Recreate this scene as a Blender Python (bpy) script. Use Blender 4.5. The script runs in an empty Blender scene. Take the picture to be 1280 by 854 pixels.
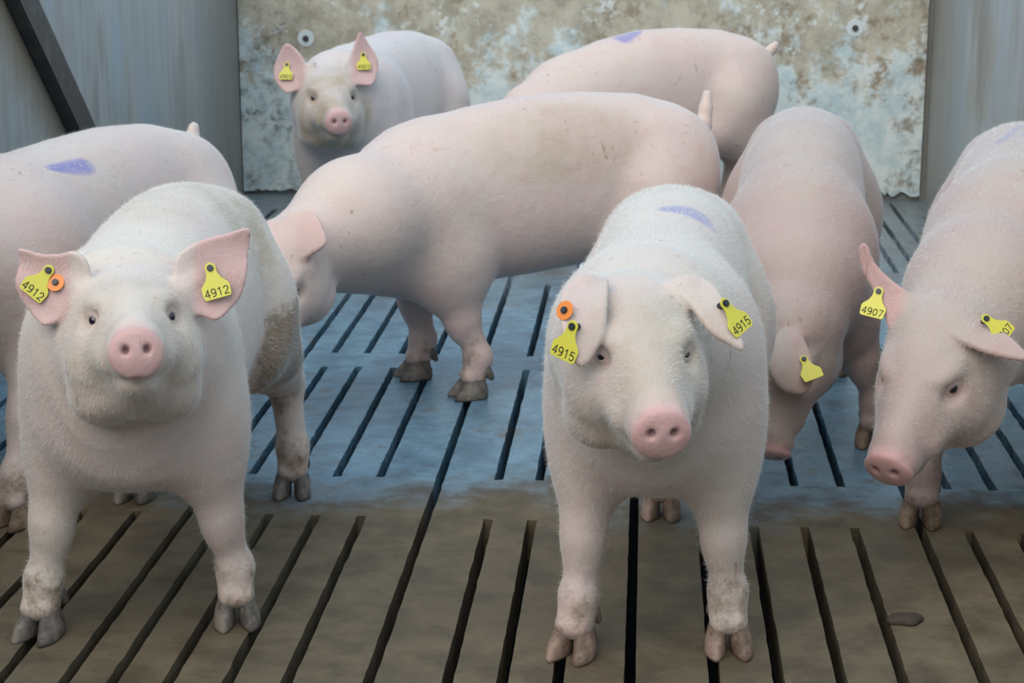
import bpy, bmesh, math, random
import numpy as np
from mathutils import Vector, Matrix, Euler

random.seed(7)
rng = np.random.default_rng(11)
R = math.radians
scene = bpy.context.scene
C = scene.collection

# ------------------------------------------------------------------ camera
cam_d = bpy.data.cameras.new('camera')
cam_d.sensor_width = 36.0
cam_d.lens = 2336.0 / 1280.0 * 36.0
cam = bpy.data.objects.new('camera', cam_d)
cam.location = (0.0, 0.0, 1.24)
cam.rotation_euler = (R(90 - 13.7), 0, R(4.09))
cam_d.clip_start = 0.05
cam_d.dof.use_dof = True
cam_d.dof.focus_distance = 2.9
cam_d.dof.aperture_fstop = 13.0
C.objects.link(cam)
scene.camera = cam

# camera axes, used to work out where measured things stand
_fw = np.array([-math.sin(R(4.09)) * math.cos(R(13.7)), math.cos(R(4.09)) * math.cos(R(13.7)), -math.sin(R(13.7))])
_rt = np.array([math.cos(R(4.09)), math.sin(R(4.09)), 0.0])
_up = np.cross(_rt, _fw)
_C = np.array([0, 0, 1.24])
def at_depth(x, y, d):
    return _C + (_fw + _rt * (x - 640) / 2336.0 - _up * (y - 427) / 2336.0) * d
def at_height(x, y, z):
    v = at_depth(x, y, 1.0) - _C
    return _C + v * ((z - 1.24) / v[2])

# ------------------------------------------------------------------ world, sun, exposure
world = bpy.data.worlds.new('overcast_sky')
scene.world = world
world.use_nodes = True
wn = world.node_tree
wn.nodes.clear()
wo = wn.nodes.new('ShaderNodeOutputWorld')
wb = wn.nodes.new('ShaderNodeBackground')
wb.inputs['Color'].default_value = (0.58, 0.79, 1.0, 1)
wb.inputs['Strength'].default_value = 0.85
wn.links.new(wb.outputs[0], wo.inputs[0])

sun_d = bpy.data.lights.new('sun', 'SUN')
sun_d.energy = 1.7
sun_d.angle = R(60)
sun_d.color = (1.0, 0.92, 0.83)
sun = bpy.data.objects.new('sun', sun_d)
sun.rotation_euler = (R(42), 0, R(-25))
C.objects.link(sun)

scene.view_settings.view_transform = 'Standard'
scene.view_settings.look = 'None'
scene.view_settings.gamma = 1.0
scene.view_settings.use_curve_mapping = False
scene.view_settings.exposure = 0.46

# ------------------------------------------------------------------ material helpers
def new_mat(name):
    m = bpy.data.materials.new(name)
    m.use_nodes = True
    nt = m.node_tree
    nt.nodes.clear()
    out = nt.nodes.new('ShaderNodeOutputMaterial')
    bs = nt.nodes.new('ShaderNodeBsdfPrincipled')
    nt.links.new(bs.outputs[0], out.inputs[0])
    return m, nt, bs

class NB:
    """small node-building helper"""
    def __init__(self, nt):
        self.nt = nt
    def n(self, t, **kw):
        x = self.nt.nodes.new(t)
        for k, v in kw.items():
            setattr(x, k, v)
        return x
    def link(self, a, b):
        self.nt.links.new(a, b)
    def put(self, sock, v):
        if hasattr(v, 'node'):
            self.link(v, sock)
        elif v is not None:
            sock.default_value = v
    def coord(self, which='Object', scale=(1, 1, 1)):
        tc = self.n('ShaderNodeTexCoord')
        mp = self.n('ShaderNodeMapping')
        mp.inputs['Scale'].default_value = scale
        self.link(tc.outputs[which], mp.inputs['Vector'])
        return mp.outputs[0]
    def noise(self, vec, scale, detail=4, rough=0.55, dist=0.0):
        x = self.n('ShaderNodeTexNoise')
        self.put(x.inputs['Vector'], vec)
        x.inputs['Scale'].default_value = scale
        x.inputs['Detail'].default_value = detail
        x.inputs['Roughness'].default_value = rough
        x.inputs['Distortion'].default_value = dist
        return x.outputs['Fac']
    def ramp(self, fac, a, b, ca=0.0, cb=1.0, smooth=True):
        x = self.n('ShaderNodeMapRange')
        x.interpolation_type = 'SMOOTHSTEP' if smooth else 'LINEAR'
        self.put(x.inputs['Value'], fac)
        self.put(x.inputs['From Min'], a)
        self.put(x.inputs['From Max'], b)
        x.inputs['To Min'].default_value = ca
        x.inputs['To Max'].default_value = cb
        return x.outputs[0]
    def math(self, op, a, b=None, clamp=False):
        x = self.n('ShaderNodeMath', operation=op)
        x.use_clamp = clamp
        self.put(x.inputs[0], a)
        if b is not None:
            self.put(x.inputs[1], b)
        return x.outputs[0]
    def mix(self, fac, a, b, mode='MIX'):
        x = self.n('ShaderNodeMix')
        x.data_type = 'RGBA'
        x.blend_type = mode
        self.put(x.inputs[0], fac)
        for s, v in ((x.inputs[6], a), (x.inputs[7], b)):
            if hasattr(v, 'node'):
                self.link(v, s)
            else:
                s.default_value = (v[0], v[1], v[2], 1)
        return x.outputs[2]
    def attr(self, name):
        x = self.n('ShaderNodeAttribute')
        x.attribute_name = name
        return x.outputs['Fac']
    def bump(self, h, strength, dist, normal=None):
        x = self.n('ShaderNodeBump')
        x.inputs['Strength'].default_value = strength
        x.inputs['Distance'].default_value = dist
        self.put(x.inputs['Height'], h)
        if normal is not None:
            self.link(normal, x.inputs['Normal'])
        return x.outputs[0]

def plain_mat(name, col, rough=0.5, spec=0.5, bump=0.0, bscale=60, var=0.12):
    m, nt, bs = new_mat(name)
    b = NB(nt)
    v = b.coord()
    n = b.noise(v, bscale, 3)
    c = b.mix(n, [x * (1 - var) for x in col], [min(1, x * (1 + var)) for x in col])
    b.link(c, bs.inputs['Base Color'])
    bs.inputs['Roughness'].default_value = rough
    bs.inputs['Specular IOR Level'].default_value = spec
    if bump:
        b.link(b.bump(n, bump, 0.002), bs.inputs['Normal'])
    return m

def skin_mat(name, base, cream, seed):
    m, nt, bs = new_mat(name)
    b = NB(nt)
    tc = b.n('ShaderNodeTexCoord')
    mp = b.n('ShaderNodeMapping')
    mp.inputs['Location'].default_value = (seed * 3.1, seed * 1.7, seed * 2.3)
    b.link(tc.outputs['Object'], mp.inputs['Vector'])
    v = mp.outputs[0]
    n1 = b.noise(v, 3.5, 3)
    n2 = b.noise(v, 14, 4)
    n3 = b.noise(v, 70, 4, 0.6)
    col = b.mix(b.ramp(n1, 0.35, 0.65), base, cream)
    pink2 = [base[0] * 0.98, base[1] * 0.86, base[2] * 0.86]
    col = b.mix(b.math('MULTIPLY', b.ramp(n2, 0.45, 0.75), 0.45), col, pink2)
    # pink zones: snout, ears, eye rims, legs
    pk = b.math('ADD', b.attr('pink'), b.math('MULTIPLY', b.math('SUBTRACT', n2, 0.5), 0.25), True)
    pk = b.math('MULTIPLY', pk, b.ramp(b.attr('pink'), 0.0, 0.1))
    col = b.mix(pk, col, (0.56, 0.300, 0.275))
    # small stains and scratches
    s1 = b.ramp(n3, 0.59, 0.70)
    s1 = b.math('MULTIPLY', s1, b.ramp(b.noise(v, 5, 2), 0.5, 0.66))
    col = b.mix(b.math('MULTIPLY', s1, 0.55), col, (0.36, 0.25, 0.15))
    mps = b.n('ShaderNodeMapping')
    mps.inputs['Scale'].default_value = (60, 60, 14)
    mps.inputs['Rotation'].default_value = (0.4, 0.5, 0.2)
    b.link(tc.outputs['Object'], mps.inputs['Vector'])
    sc = b.ramp(b.noise(mps.outputs[0], 1.0, 2), 0.66, 0.74)
    sc = b.math('MULTIPLY', sc, b.ramp(b.noise(v, 4, 2), 0.48, 0.60))
    col = b.mix(b.math('MULTIPLY', sc, 0.6), col, (0.22, 0.15, 0.11))
    # faint olive smear, then caked dirt (both placed by attributes on the mesh)
    sm = b.math('MULTIPLY', b.attr('smear'), b.ramp(b.noise(v, 9, 5, 0.65), 0.32, 0.68, 0.35, 1.0))
    col = b.mix(b.math('MULTIPLY', sm, 0.85), col, (0.36, 0.275, 0.165))
    d = b.math('ADD', b.attr('dirt'), b.math('MULTIPLY', b.math('SUBTRACT', b.noise(v, 22, 6, 0.68), 0.5), 1.5))
    d = b.ramp(d, 0.38, 0.86)
    d = b.math('MULTIPLY', d, b.ramp(b.attr('dirt'), 0.02, 0.2))
    dcol = b.mix(b.noise(v, 40, 4), (0.10, 0.062, 0.032), (0.27, 0.18, 0.095))
    col = b.mix(b.math('MULTIPLY', d, 0.88), col, dcol)
    # sprayed stock mark
    mk = b.math('MULTIPLY', b.attr('mark'), b.ramp(b.noise(v, 120, 3), 0.05, 0.55))
    col = b.mix(b.math('MULTIPLY', mk, 0.9), col, (0.19, 0.18, 0.40))
    # darker colour in the nostrils
    col = b.mix(b.attr('dark'), col, (0.16, 0.075, 0.07))
    b.link(col, bs.inputs['Base Color'])
    bs.inputs['Roughness'].default_value = 0.55
    bs.inputs['Specular IOR Level'].default_value = 0.35
    bs.inputs['Subsurface Weight'].default_value = 0.12
    bs.inputs['Subsurface Radius'].default_value = (1.0, 0.4, 0.25)
    bs.inputs['Subsurface Scale'].default_value = 0.012
    bs.inputs['Sheen Weight'].default_value = 0.30
    bs.inputs['Sheen Roughness'].default_value = 0.38
    bs.inputs['Sheen Tint'].default_value = (0.92, 0.97, 1.0, 1)
    fine = b.noise(v, 160, 3, 0.6)
    nb = b.bump(fine, 0.18, 0.004)
    nb = b.bump(b.noise(v, 28, 3), 0.22, 0.012, nb)
    nb = b.bump(d, 0.35, 0.004, nb)
    b.link(nb, bs.inputs['Normal'])
    return m

M = {}
M['eye'] = plain_mat('eye_dark', (0.008, 0.006, 0.012), 0.08, 0.8, var=0.0)
M['lid'] = plain_mat('eyelid_skin', (0.62, 0.38, 0.36), 0.5)
def horn_mat(name, a, dark, tip):
    m, nt, bs = new_mat(name)
    b = NB(nt)
    v = b.coord()
    n = b.noise(v, 30, 6, 0.7)
    c = b.mix(b.ramp(n, 0.40, 0.60), dark, a)
    c = b.mix(b.math('MULTIPLY', b.ramp(b.noise(v, 14, 3), 0.5, 0.65), 0.6), c, tip)
    b.link(c, bs.inputs['Base Color'])
    bs.inputs['Roughness'].default_value = 0.6
    bs.inputs['Specular IOR Level'].default_value = 0.3
    mp = b.n('ShaderNodeMapping')
    mp.inputs['Scale'].default_value = (1, 1, 6)
    b.link(v, mp.inputs[0])
    b.link(b.bump(b.noise(mp.outputs[0], 40, 3), 0.4, 0.003), bs.inputs['Normal'])
    return m
M['horn'] = horn_mat('hoof_horn', (0.20, 0.17, 0.14), (0.095, 0.082, 0.07), (0.28, 0.22, 0.17))
M['horn_brown'] = horn_mat('hoof_horn_brown', (0.24, 0.165, 0.11), (0.10, 0.07, 0.045), (0.33, 0.22, 0.15))
M['horn_pink'] = horn_mat('hoof_horn_pink', (0.30, 0.205, 0.155), (0.15, 0.10, 0.07), (0.36, 0.24, 0.185))
M['bristle'] = plain_mat('white_bristle', (0.66, 0.62, 0.55), 0.5, 0.3, var=0.05)
M['tag'] = plain_mat('tag_yellow_plastic', (0.62, 0.545, 0.055), 0.4, 0.5, var=0.05)
M['orange'] = plain_mat('button_orange_plastic', (0.78, 0.22, 0.03), 0.4, 0.5, var=0.05)
M['stud'] = plain_mat('stud_black_plastic', (0.02, 0.02, 0.025), 0.4, 0.5, var=0.1)
M['ink'] = plain_mat('tag_ink', (0.06, 0.055, 0.03), 0.6, 0.2, var=0.1)

# ------------------------------------------------------------------ object helpers
def mesh_obj(name, verts, faces, mat, parent=None, smooth=False):
    me = bpy.data.meshes.new(name)
    me.from_pydata([tuple(v) for v in verts], [], [tuple(f) for f in faces])
    me.update()
    if mat:
        me.materials.append(mat)
    if smooth:
        me.polygons.foreach_set('use_smooth', [True] * len(me.polygons))
    o = bpy.data.objects.new(name, me)
    C.objects.link(o)
    if parent:
        o.parent = parent
    return o

def bm_obj(name, bm, mat, parent=None, smooth=False):
    me = bpy.data.meshes.new(name)
    bmesh.ops.recalc_face_normals(bm, faces=bm.faces)
    bm.to_mesh(me)
    bm.free()
    if mat:
        me.materials.append(mat)
    if smooth:
        for p in me.polygons:
            p.use_smooth = True
    o = bpy.data.objects.new(name, me)
    C.objects.link(o)
    if parent:
        o.parent = parent
    return o

def cyl_bm(r, h, seg=16, bev=0.0):
    bm = bmesh.new()
    bmesh.ops.create_cone(bm, cap_ends=True, segments=seg, radius1=r, radius2=r, depth=h)
    if bev:
        es = [e for e in bm.edges if abs(e.verts[0].co.z - e.verts[1].co.z) < 1e-6]
        bmesh.ops.bevel(bm, geom=es, offset=bev, segments=2, affect='EDGES')
    return bm

def np_mesh(name, V, Q):
    """mesh from numpy arrays of verts and quads, smooth shaded"""
    me = bpy.data.meshes.new(name)
    me.vertices.add(len(V))
    me.vertices.foreach_set('co', V.astype(np.float32).ravel())
    me.loops.add(len(Q) * 4)
    me.loops.foreach_set('vertex_index', Q.astype(np.int32).ravel())
    me.polygons.add(len(Q))
    me.polygons.foreach_set('loop_start', np.arange(0, len(Q) * 4, 4, dtype=np.int32))
    me.update(calc_edges=True)
    me.polygons.foreach_set('use_smooth', np.ones(len(Q), dtype=bool))
    me.validate()
    return me

# ------------------------------------------------------------------ the setting
XL, XR, YF, YB = -1.66, 1.13, 0.80, 7.58
WALLH = 1.08
BACKH = 0.96

def concrete_floor_mat():
    m, nt, bs = new_mat('slat_concrete')
    b = NB(nt)
    g = b.n('ShaderNodeNewGeometry')
    sep = b.n('ShaderNodeSeparateXYZ')
    b.link(g.outputs['Position'], sep.inputs[0])
    v = g.outputs['Position']
    n1 = b.noise(v, 2.2, 4)
    n2 = b.noise(v, 9, 6, 0.65)
    n3 = b.noise(v, 55, 5, 0.7)
    # manure film on the front slabs, wet concrete behind it
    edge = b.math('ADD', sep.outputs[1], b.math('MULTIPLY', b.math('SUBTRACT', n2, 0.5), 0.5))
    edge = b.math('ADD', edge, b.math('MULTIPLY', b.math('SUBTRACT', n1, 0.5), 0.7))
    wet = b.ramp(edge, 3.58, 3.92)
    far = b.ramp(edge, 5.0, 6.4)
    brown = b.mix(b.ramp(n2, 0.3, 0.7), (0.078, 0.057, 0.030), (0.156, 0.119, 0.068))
    grey = b.mix(b.ramp(n2, 0.3, 0.7), (0.092, 0.168, 0.225), (0.180, 0.315, 0.405))  # concrete colour with the sky's blue reflection painted into it
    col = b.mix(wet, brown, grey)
    col = b.mix(b.math('MULTIPLY', far, 0.6), col, (0.15, 0.135, 0.11))
    # brown patches of dung everywhere
    p = b.ramp(b.math('ADD', n2, b.math('MULTIPLY', n1, 0.6)), 0.86, 1.0)
    col = b.mix(b.math('MULTIPLY', p, 0.6), col, (0.10, 0.075, 0.048))
    # pale chalky scuffs and crumbs
    col = b.mix(b.math('MULTIPLY', b.ramp(n3, 0.60, 0.76), 0.30), col, (0.30, 0.265, 0.20))
    sp_ = b.math('MULTIPLY', b.ramp(b.noise(v, 24, 6, 0.75, 0.5), 0.54, 0.68), b.ramp(n1, 0.40, 0.62))
    col = b.mix(b.math('MULTIPLY', sp_, 0.55), col, (0.075, 0.055, 0.035))
    col = b.mix(b.math('MULTIPLY', b.ramp(n3, 0.40, 0.26), 0.4), col, (0.06, 0.05, 0.04))
    b.link(col, bs.inputs['Base Color'])
    rr = b.math('ADD', b.ramp(wet, 0, 1, 0.70, 0.24), b.math('MULTIPLY', b.math('SUBTRACT', n2, 0.5), 0.5), True)
    b.link(rr, bs.inputs['Roughness'])
    nb = b.bump(n3, 0.55, 0.005)
    nb = b.bump(n2, 0.30, 0.015, nb)
    b.link(nb, bs.inputs['Normal'])
    return m

def pit_mat():
    return plain_mat('pit_slurry', (0.012, 0.011, 0.012), 0.9, 0.1, var=0.3)

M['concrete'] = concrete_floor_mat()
M['pit'] = pit_mat()

floor = bpy.data.objects.new('floor', None)
floor['kind'] = 'structure'
floor['label'] = 'slatted concrete pen floor with long dark slots'
C.objects.link(floor)

# slot centre lines (X) grouped by slab; the joints between slabs run the full length
joints = [-1.70, -1.335, -0.88, -0.428, -0.01, 0.557, 0.985, 1.20]
slab_slots = [
    [-1.57, -1.45],
    [-1.21, -1.09, -0.985],
    [-0.79 - 0.05, -0.748, -0.653, -0.559],
    [-0.302, -0.214, -0.125],
    [0.126, 0.229, 0.329, 0.427],
    [0.65, 0.745, 0.835, 0.905],
    [1.08],
]
slab_slots[2][0] = -0.838
joints[2] = -0.915
slab_slots[1] = [-1.235, -1.13, -1.02]
rows = [(1.42, 2.36), (2.62, 3.561), (3.821, 4.762), (4.909, 5.85), (6.11, 7.21)]   # slot runs along Y
SW = 0.019
TH = 0.085

def build_slab(x0, x1, slots):
    """one cast panel: strips and cross ribs with true open slots, edges a bit ragged"""
    ys = sorted(set([YF] + [round(v, 4) for v in np.arange(YF, YB + 0.03, 0.035)] + [r for rw in rows for r in rw]))
    ys = [y for y in ys if y <= YB + 0.03]
    nb = 2 + 2 * len(slots)
    base = [x0 + SW / 2]
    for s in slots:
        base += [s - SW / 2, s + SW / 2]
    base.append(x1 - SW / 2)
    V, F = [], []
    top = np.zeros((len(ys), nb), int)
    bot = np.zeros((len(ys), nb), int)
    for i, y in enumerate(ys):
        for j, bx in enumerate(base):
            jx = bx + rng.normal(0, 0.0005)
            zz = rng.normal(0, 0.0006)
            top[i, j] = len(V); V.append((jx, y, zz))
            bot[i, j] = len(V); V.append((jx, y, -TH))
    def open_(i, j):
        if j % 2 == 0:
            return False
        ym = 0.5 * (ys[i] + ys[i + 1])
        return any(a < ym < c for a, c in rows)
    for i in range(len(ys) - 1):
        for j in range(nb - 1):
            if open_(i, j):
                F.append((top[i, j], bot[i, j], bot[i + 1, j], top[i + 1, j]))
                F.append((top[i, j + 1], top[i + 1, j + 1], bot[i + 1, j + 1], bot[i, j + 1]))
                if i == 0 or not open_(i - 1, j):
                    F.append((top[i, j], top[i, j + 1], bot[i, j + 1], bot[i, j]))
                if i == len(ys) - 2 or not open_(i + 1, j):
                    F.append((top[i + 1, j], bot[i + 1, j], bot[i + 1, j + 1], top[i + 1, j + 1]))
            else:
                F.append((top[i, j], top[i, j + 1], top[i + 1, j + 1], top[i + 1, j]))
        F.append((top[i, 0], top[i + 1, 0], bot[i + 1, 0], bot[i, 0]))
        F.append((top[i, nb - 1], bot[i, nb - 1], bot[i + 1, nb - 1], top[i + 1, nb - 1]))
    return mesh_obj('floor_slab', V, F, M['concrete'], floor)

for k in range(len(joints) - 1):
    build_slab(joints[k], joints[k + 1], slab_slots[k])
# slurry pit below
pit = mesh_obj('pit_bottom', [(XL - .2, YF - .2, -0.45), (XR + .2, YF - .2, -0.45), (XR + .2, YB + .2, -0.45), (XL - .2, YB + .2, -0.45)],
               [(0, 1, 2, 3)], M['pit'], floor)

def wall_mat(name, c1, c2, stain, vscale, blue, bar=False):
    m, nt, bs = new_mat(name)
    b = NB(nt)
    g = b.n('ShaderNodeNewGeometry')
    mp = b.n('ShaderNodeMapping')
    mp.inputs['Scale'].default_value = (1, 1, vscale)
    b.link(g.outputs['Position'], mp.inputs[0])
    streak = mp.outputs[0]
    n1 = b.noise(g.outputs['Position'], 1.6, 4)
    n2 = b.noise(streak, 15, 6, 0.62)
    n3 = b.noise(g.outputs['Position'], 60, 3)
    mp2 = b.n('ShaderNodeMapping')
    mp2.inputs['Scale'].default_value = (1, 1, 0.35)
    b.link(g.outputs['Position'], mp2.inputs[0])
    n4 = b.noise(mp2.outputs[0], 3.2, 6, 0.6, 0.3)
    col = b.mix(b.ramp(n2, 0.3, 0.7), c1, c2)
    col = b.mix(b.math('MULTIPLY', b.ramp(n1, 0.48, 0.68), 0.55), col, stain)
    col = b.mix(b.math('MULTIPLY', b.ramp(n4, 0.50, 0.66), 0.75), col, blue)
    col = b.mix(b.math('MULTIPLY', b.ramp(n4, 0.46, 0.32), 0.65), col, (0.20, 0.175, 0.14))
    spy = b.n('ShaderNodeSeparateXYZ')
    b.link(g.outputs['Position'], spy.inputs[0])
    cy = b.ramp(b.math('ADD', spy.outputs[1], b.math('MULTIPLY', n4, 0.8)), 7.0, 7.75)
    col = b.mix(b.math('MULTIPLY', cy, 0.6), col, (0.17, 0.15, 0.12))   # grime packed into the far corners
    col = b.mix(b.math('MULTIPLY', b.ramp(n3, 0.74, 0.82), 0.7), col, (0.06, 0.05, 0.04))
    if bar:      # rust that has run down the wall below the steel bar
        sp = b.n('ShaderNodeSeparateXYZ')
        b.link(g.outputs['Position'], sp.inputs[0])
        pd = b.math('ADD', b.math('MULTIPLY', b.math('SUBTRACT', sp.outputs[1], 4.62), -0.654), b.math('MULTIPLY', b.math('SUBTRACT', sp.outputs[2], 1.17), -0.756))
        pd = b.math('ADD', pd, b.math('MULTIPLY', b.math('SUBTRACT', n2, 0.5), 0.10))
        rs = b.math('MULTIPLY', b.ramp(pd, 0.0, 0.05), b.ramp(pd, 0.08, 0.24, 1.0, 0.0))
        col = b.mix(b.math('MULTIPLY', rs, 0.75), col, (0.21, 0.15, 0.085))
    # damp brown foot of the wall and the corner
    b.link(col, bs.inputs['Base Color'])
    bs.inputs['Roughness'].default_value = 0.5
    nb = b.bump(n2, 0.15, 0.01)
    b.link(nb, bs.inputs['Normal'])
    return m

WC = ((0.31, 0.31, 0.29), (0.40, 0.40, 0.375), (0.27, 0.235, 0.18), 0.10, (0.33, 0.39, 0.42))
M['wall_side'] = wall_mat('wall_side_boards', *WC)
M['wall_bar'] = wall_mat('wall_side_boards_rusty', *WC, bar=True)

def back_panel_mat():
    m, nt, bs = new_mat('dirty_white_panel')
    b = NB(nt)
    g = b.n('ShaderNodeNewGeometry')
    P = g.outputs['Position']
    sep = b.n('ShaderNodeSeparateXYZ')
    b.link(P, sep.inputs[0])
    n1 = b.noise(P, 2.4, 5, 0.6)
    n2 = b.noise(P, 11, 8, 0.72)
    n3 = b.noise(P, 38, 6, 0.75)
    f1 = b.noise(P, 4.2, 12, 0.70)
    f2 = b.noise(P, 9.0, 12, 0.74)
    white = b.mix(b.ramp(n2, 0.35, 0.65), (0.44, 0.54, 0.55), (0.66, 0.70, 0.66))
    # ochre splash: more of it high up, in ragged patches
    hi = b.ramp(sep.outputs[2], 0.15, 0.80, -0.115, 0.085)
    o = b.math('ADD', b.math('ADD', b.math('MULTIPLY', f1, 0.6), b.math('MULTIPLY', f2, 0.4)), hi)
    ochre = b.mix(b.ramp(n2, 0.35, 0.65), (0.30, 0.225, 0.125), (0.47, 0.40, 0.275))
    col = b.mix(b.math('MULTIPLY', b.ramp(o, 0.47, 0.56), 0.80), white, ochre)
    # darker caked splashes
    dk = b.math('ADD', b.math('MULTIPLY', f2, 0.7), b.math('MULTIPLY', n1, 0.3))
    col = b.mix(b.math('MULTIPLY', b.ramp(dk, 0.535, 0.60), 0.70), col, (0.21, 0.15, 0.085))
    # bare chalky white where the film has flaked off
    fl = b.math('ADD', b.math('MULTIPLY', b.noise(P, 13, 12, 0.78), 0.75), b.math('MULTIPLY', n1, 0.25))
    col = b.mix(b.math('MULTIPLY', b.ramp(fl, 0.545, 0.60), 0.75), col, (0.70, 0.735, 0.70))
    col = b.mix(b.math('MULTIPLY', b.ramp(n3, 0.63, 0.70), 0.6), col, (0.14, 0.12, 0.09))
    # dark mould along the edges and near the floor
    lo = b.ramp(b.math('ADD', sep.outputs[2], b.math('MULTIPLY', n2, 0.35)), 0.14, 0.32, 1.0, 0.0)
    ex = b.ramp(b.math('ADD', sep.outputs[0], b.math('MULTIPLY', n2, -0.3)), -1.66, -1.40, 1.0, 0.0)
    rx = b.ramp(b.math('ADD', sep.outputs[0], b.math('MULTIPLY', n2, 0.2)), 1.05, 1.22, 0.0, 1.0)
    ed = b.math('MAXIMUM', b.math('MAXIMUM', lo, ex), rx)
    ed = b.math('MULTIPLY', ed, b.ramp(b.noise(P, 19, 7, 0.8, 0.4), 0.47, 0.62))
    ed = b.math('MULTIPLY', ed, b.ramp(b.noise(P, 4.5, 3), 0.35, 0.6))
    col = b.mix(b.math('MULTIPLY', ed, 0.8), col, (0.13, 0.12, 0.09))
    b.link(col, bs.inputs['Base Color'])
    bs.inputs['Roughness'].default_value = 0.5
    b.link(b.bump(n3, 0.3, 0.006), bs.inputs['Normal'])
    return m
M['panel'] = back_panel_mat()

def box_bm(lo, hi, bevel=0.0, seg=2):
    bm = bmesh.new()
    bmesh.ops.create_cube(bm, size=1.0)
    lo, hi = Vector(lo), Vector(hi)
    for v in bm.verts:
        v.co = Vector(((lo.x + hi.x) / 2 + v.co.x * (hi.x - lo.x), (lo.y + hi.y) / 2 + v.co.y * (hi.y - lo.y),
                       (lo.z + hi.z) / 2 + v.co.z * (hi.z - lo.z)))
    if bevel:
        bmesh.ops.bevel(bm, geom=bm.edges[:], offset=bevel, segments=seg, affect='EDGES')
    return bm

def structure(name, bm, mat, label, parent=None):
    o = bm_obj(name, bm, mat, parent)
    if parent is None:
        o['kind'] = 'structure'
        o['label'] = label
    return o

structure('wall_left', box_bm((XL - 0.15, YF, -TH), (XL, YB + 0.2, WALLH)), M['wall_bar'], 'grey streaked side wall of the pen with rust stains')
structure('wall_right', box_bm((XR, YF, -TH), (XR + 0.15, YB + 0.2, WALLH)), M['wall_side'], 'grey streaked side wall of the pen')
structure('added_shade_wall', box_bm((XL - 0.15, YF - 0.12, -TH), (XR + 0.15, YF, 0.70)), M['wall_side'], 'unseen low wall added to keep light off the pig legs')  # invented wall out of view, placed to dim the pigs' lower legs
wallb = structure('wall_back', box_bm((XL, YB + 0.02, -TH), (XR, YB + 0.2, BACKH)), M['wall_side'], 'back wall of the pen clad with a dirty white panel')

# the white cladding panel: a sheet with a chipped lower edge
def cladding():
    x0, x1, z1 = XL + 0.004, XR - 0.022, BACKH - 0.01
    n = 260
    V, F = [], []
    yf, yb = YB - 0.004, YB + 0.02
    xs = np.linspace(x0, x1, n)
    low = 0.010 + 0.012 * np.abs(np.convolve(rng.normal(0, 1, n), np.ones(5) / 5, 'same'))
    low[-22:] += 0.028 * np.abs(np.convolve(rng.normal(0, 1, 26), np.ones(5) / 5, 'valid'))
    for i, x in enumerate(xs):
        V += [(x, yf, low[i]), (x, yf, z1), (x, yb, z1), (x, yb, low[i])]
    for i in range(n - 1):
        a, c = i * 4, i * 4 + 4
        for k in range(4):
            F.append((a + k, c + k, c + (k + 1) % 4, a + (k + 1) % 4))
    F += [(0, 1, 2, 3), tuple((n - 1) * 4 + k for k in (3, 2, 1, 0))]
    o = mesh_obj('cladding_panel', V, F, M['panel'], wallb)
    bm = bmesh.new(); bm.from_mesh(o.data); bmesh.ops.recalc_face_normals(bm, faces=bm.faces); bm.to_mesh(o.data); bm.free()
cladding()
def bolt_mat():
    return plain_mat('rusty_bolt', (0.055, 0.05, 0.045), 0.7, 0.3, 0.5, 120, 0.4)
M['bolt'] = bolt_mat()
M['bolt_ring'] = plain_mat('plastic_washer', (0.58, 0.62, 0.60), 0.6, 0.3, 0.4, 90, 0.2)
for bx_, bz_ in ((-1.38, 0.64), (0.823, 0.693)):
    w_ = bm_obj('washer', cyl_bm(0.034, 0.004, 20, 0.001), M['bolt_ring'], wallb)
    w_.location = (bx_, YB - 0.005, bz_); w_.rotation_euler = (R(90), 0, 0)
    h_ = bm_obj('bolt', cyl_bm(0.013, 0.010, 6, 0.002), M['bolt'], wallb)
    h_.location = (bx_, YB - 0.010, bz_); h_.rotation_euler = (R(90), 0.2, 0)

# flat steel bar bolted slantwise to the left wall
def steel_mat():
    m, nt, bs = new_mat('dull_steel_bar')
    b = NB(nt)
    v = b.coord()
    n = b.noise(v, 18, 5, 0.65)
    c = b.mix(b.ramp(n, 0.35, 0.7), (0.040, 0.042, 0.045), (0.095, 0.078, 0.06))
    b.link(c, bs.inputs['Base Color'])
    b.link(b.ramp(n, 0.3, 0.7, 0.35, 0.7), bs.inputs['Roughness'])
    bs.inputs['Metallic'].default_value = 0.35
    b.link(b.bump(n, 0.3, 0.004), bs.inputs['Normal'])
    return m
M['steel'] = steel_mat()
bar = bpy.data.objects.new('wall_brace', None)
C.objects.link(bar)
bar['label'] = 'dark rusty steel bar slanting down the left side wall'
bar['category'] = 'metal bar'
a_ = Vector((XL + 0.030, 4.785, 1.027)); b_ = Vector((XL + 0.030, 5.92, 0.045))
dv_ = b_ - a_; ln_ = dv_.length
bar.location = (a_ + b_) / 2
xx = dv_.normalized(); zz_ = Vector((1, 0, 0)); yy = zz_.cross(xx)
bar.rotation_euler = Matrix((xx, yy, zz_)).transposed().to_euler()
fb = bm_obj('flat_bar', box_bm((-ln_ / 2, -0.052, -0.030), (ln_ / 2, 0.052, 0.012), 0.005), M['steel'], bar)
for tx in (-0.96, 0.96):
    hb_ = bm_obj('bolt', cyl_bm(0.012, 0.012, 6, 0.002), M['bolt'], bar)
    hb_.location = (tx * ln_ / 2, 0, 0.016)

# ------------------------------------------------------------------ SDF modelling kit
def smin(a, b, k):
    h = np.clip(0.5 + 0.5 * (b - a) / k, 0, 1)
    return b * (1 - h) + a * h - k * h * (1 - h)
def smax(a, b, k):
    return -smin(-a, -b, k)

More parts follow.
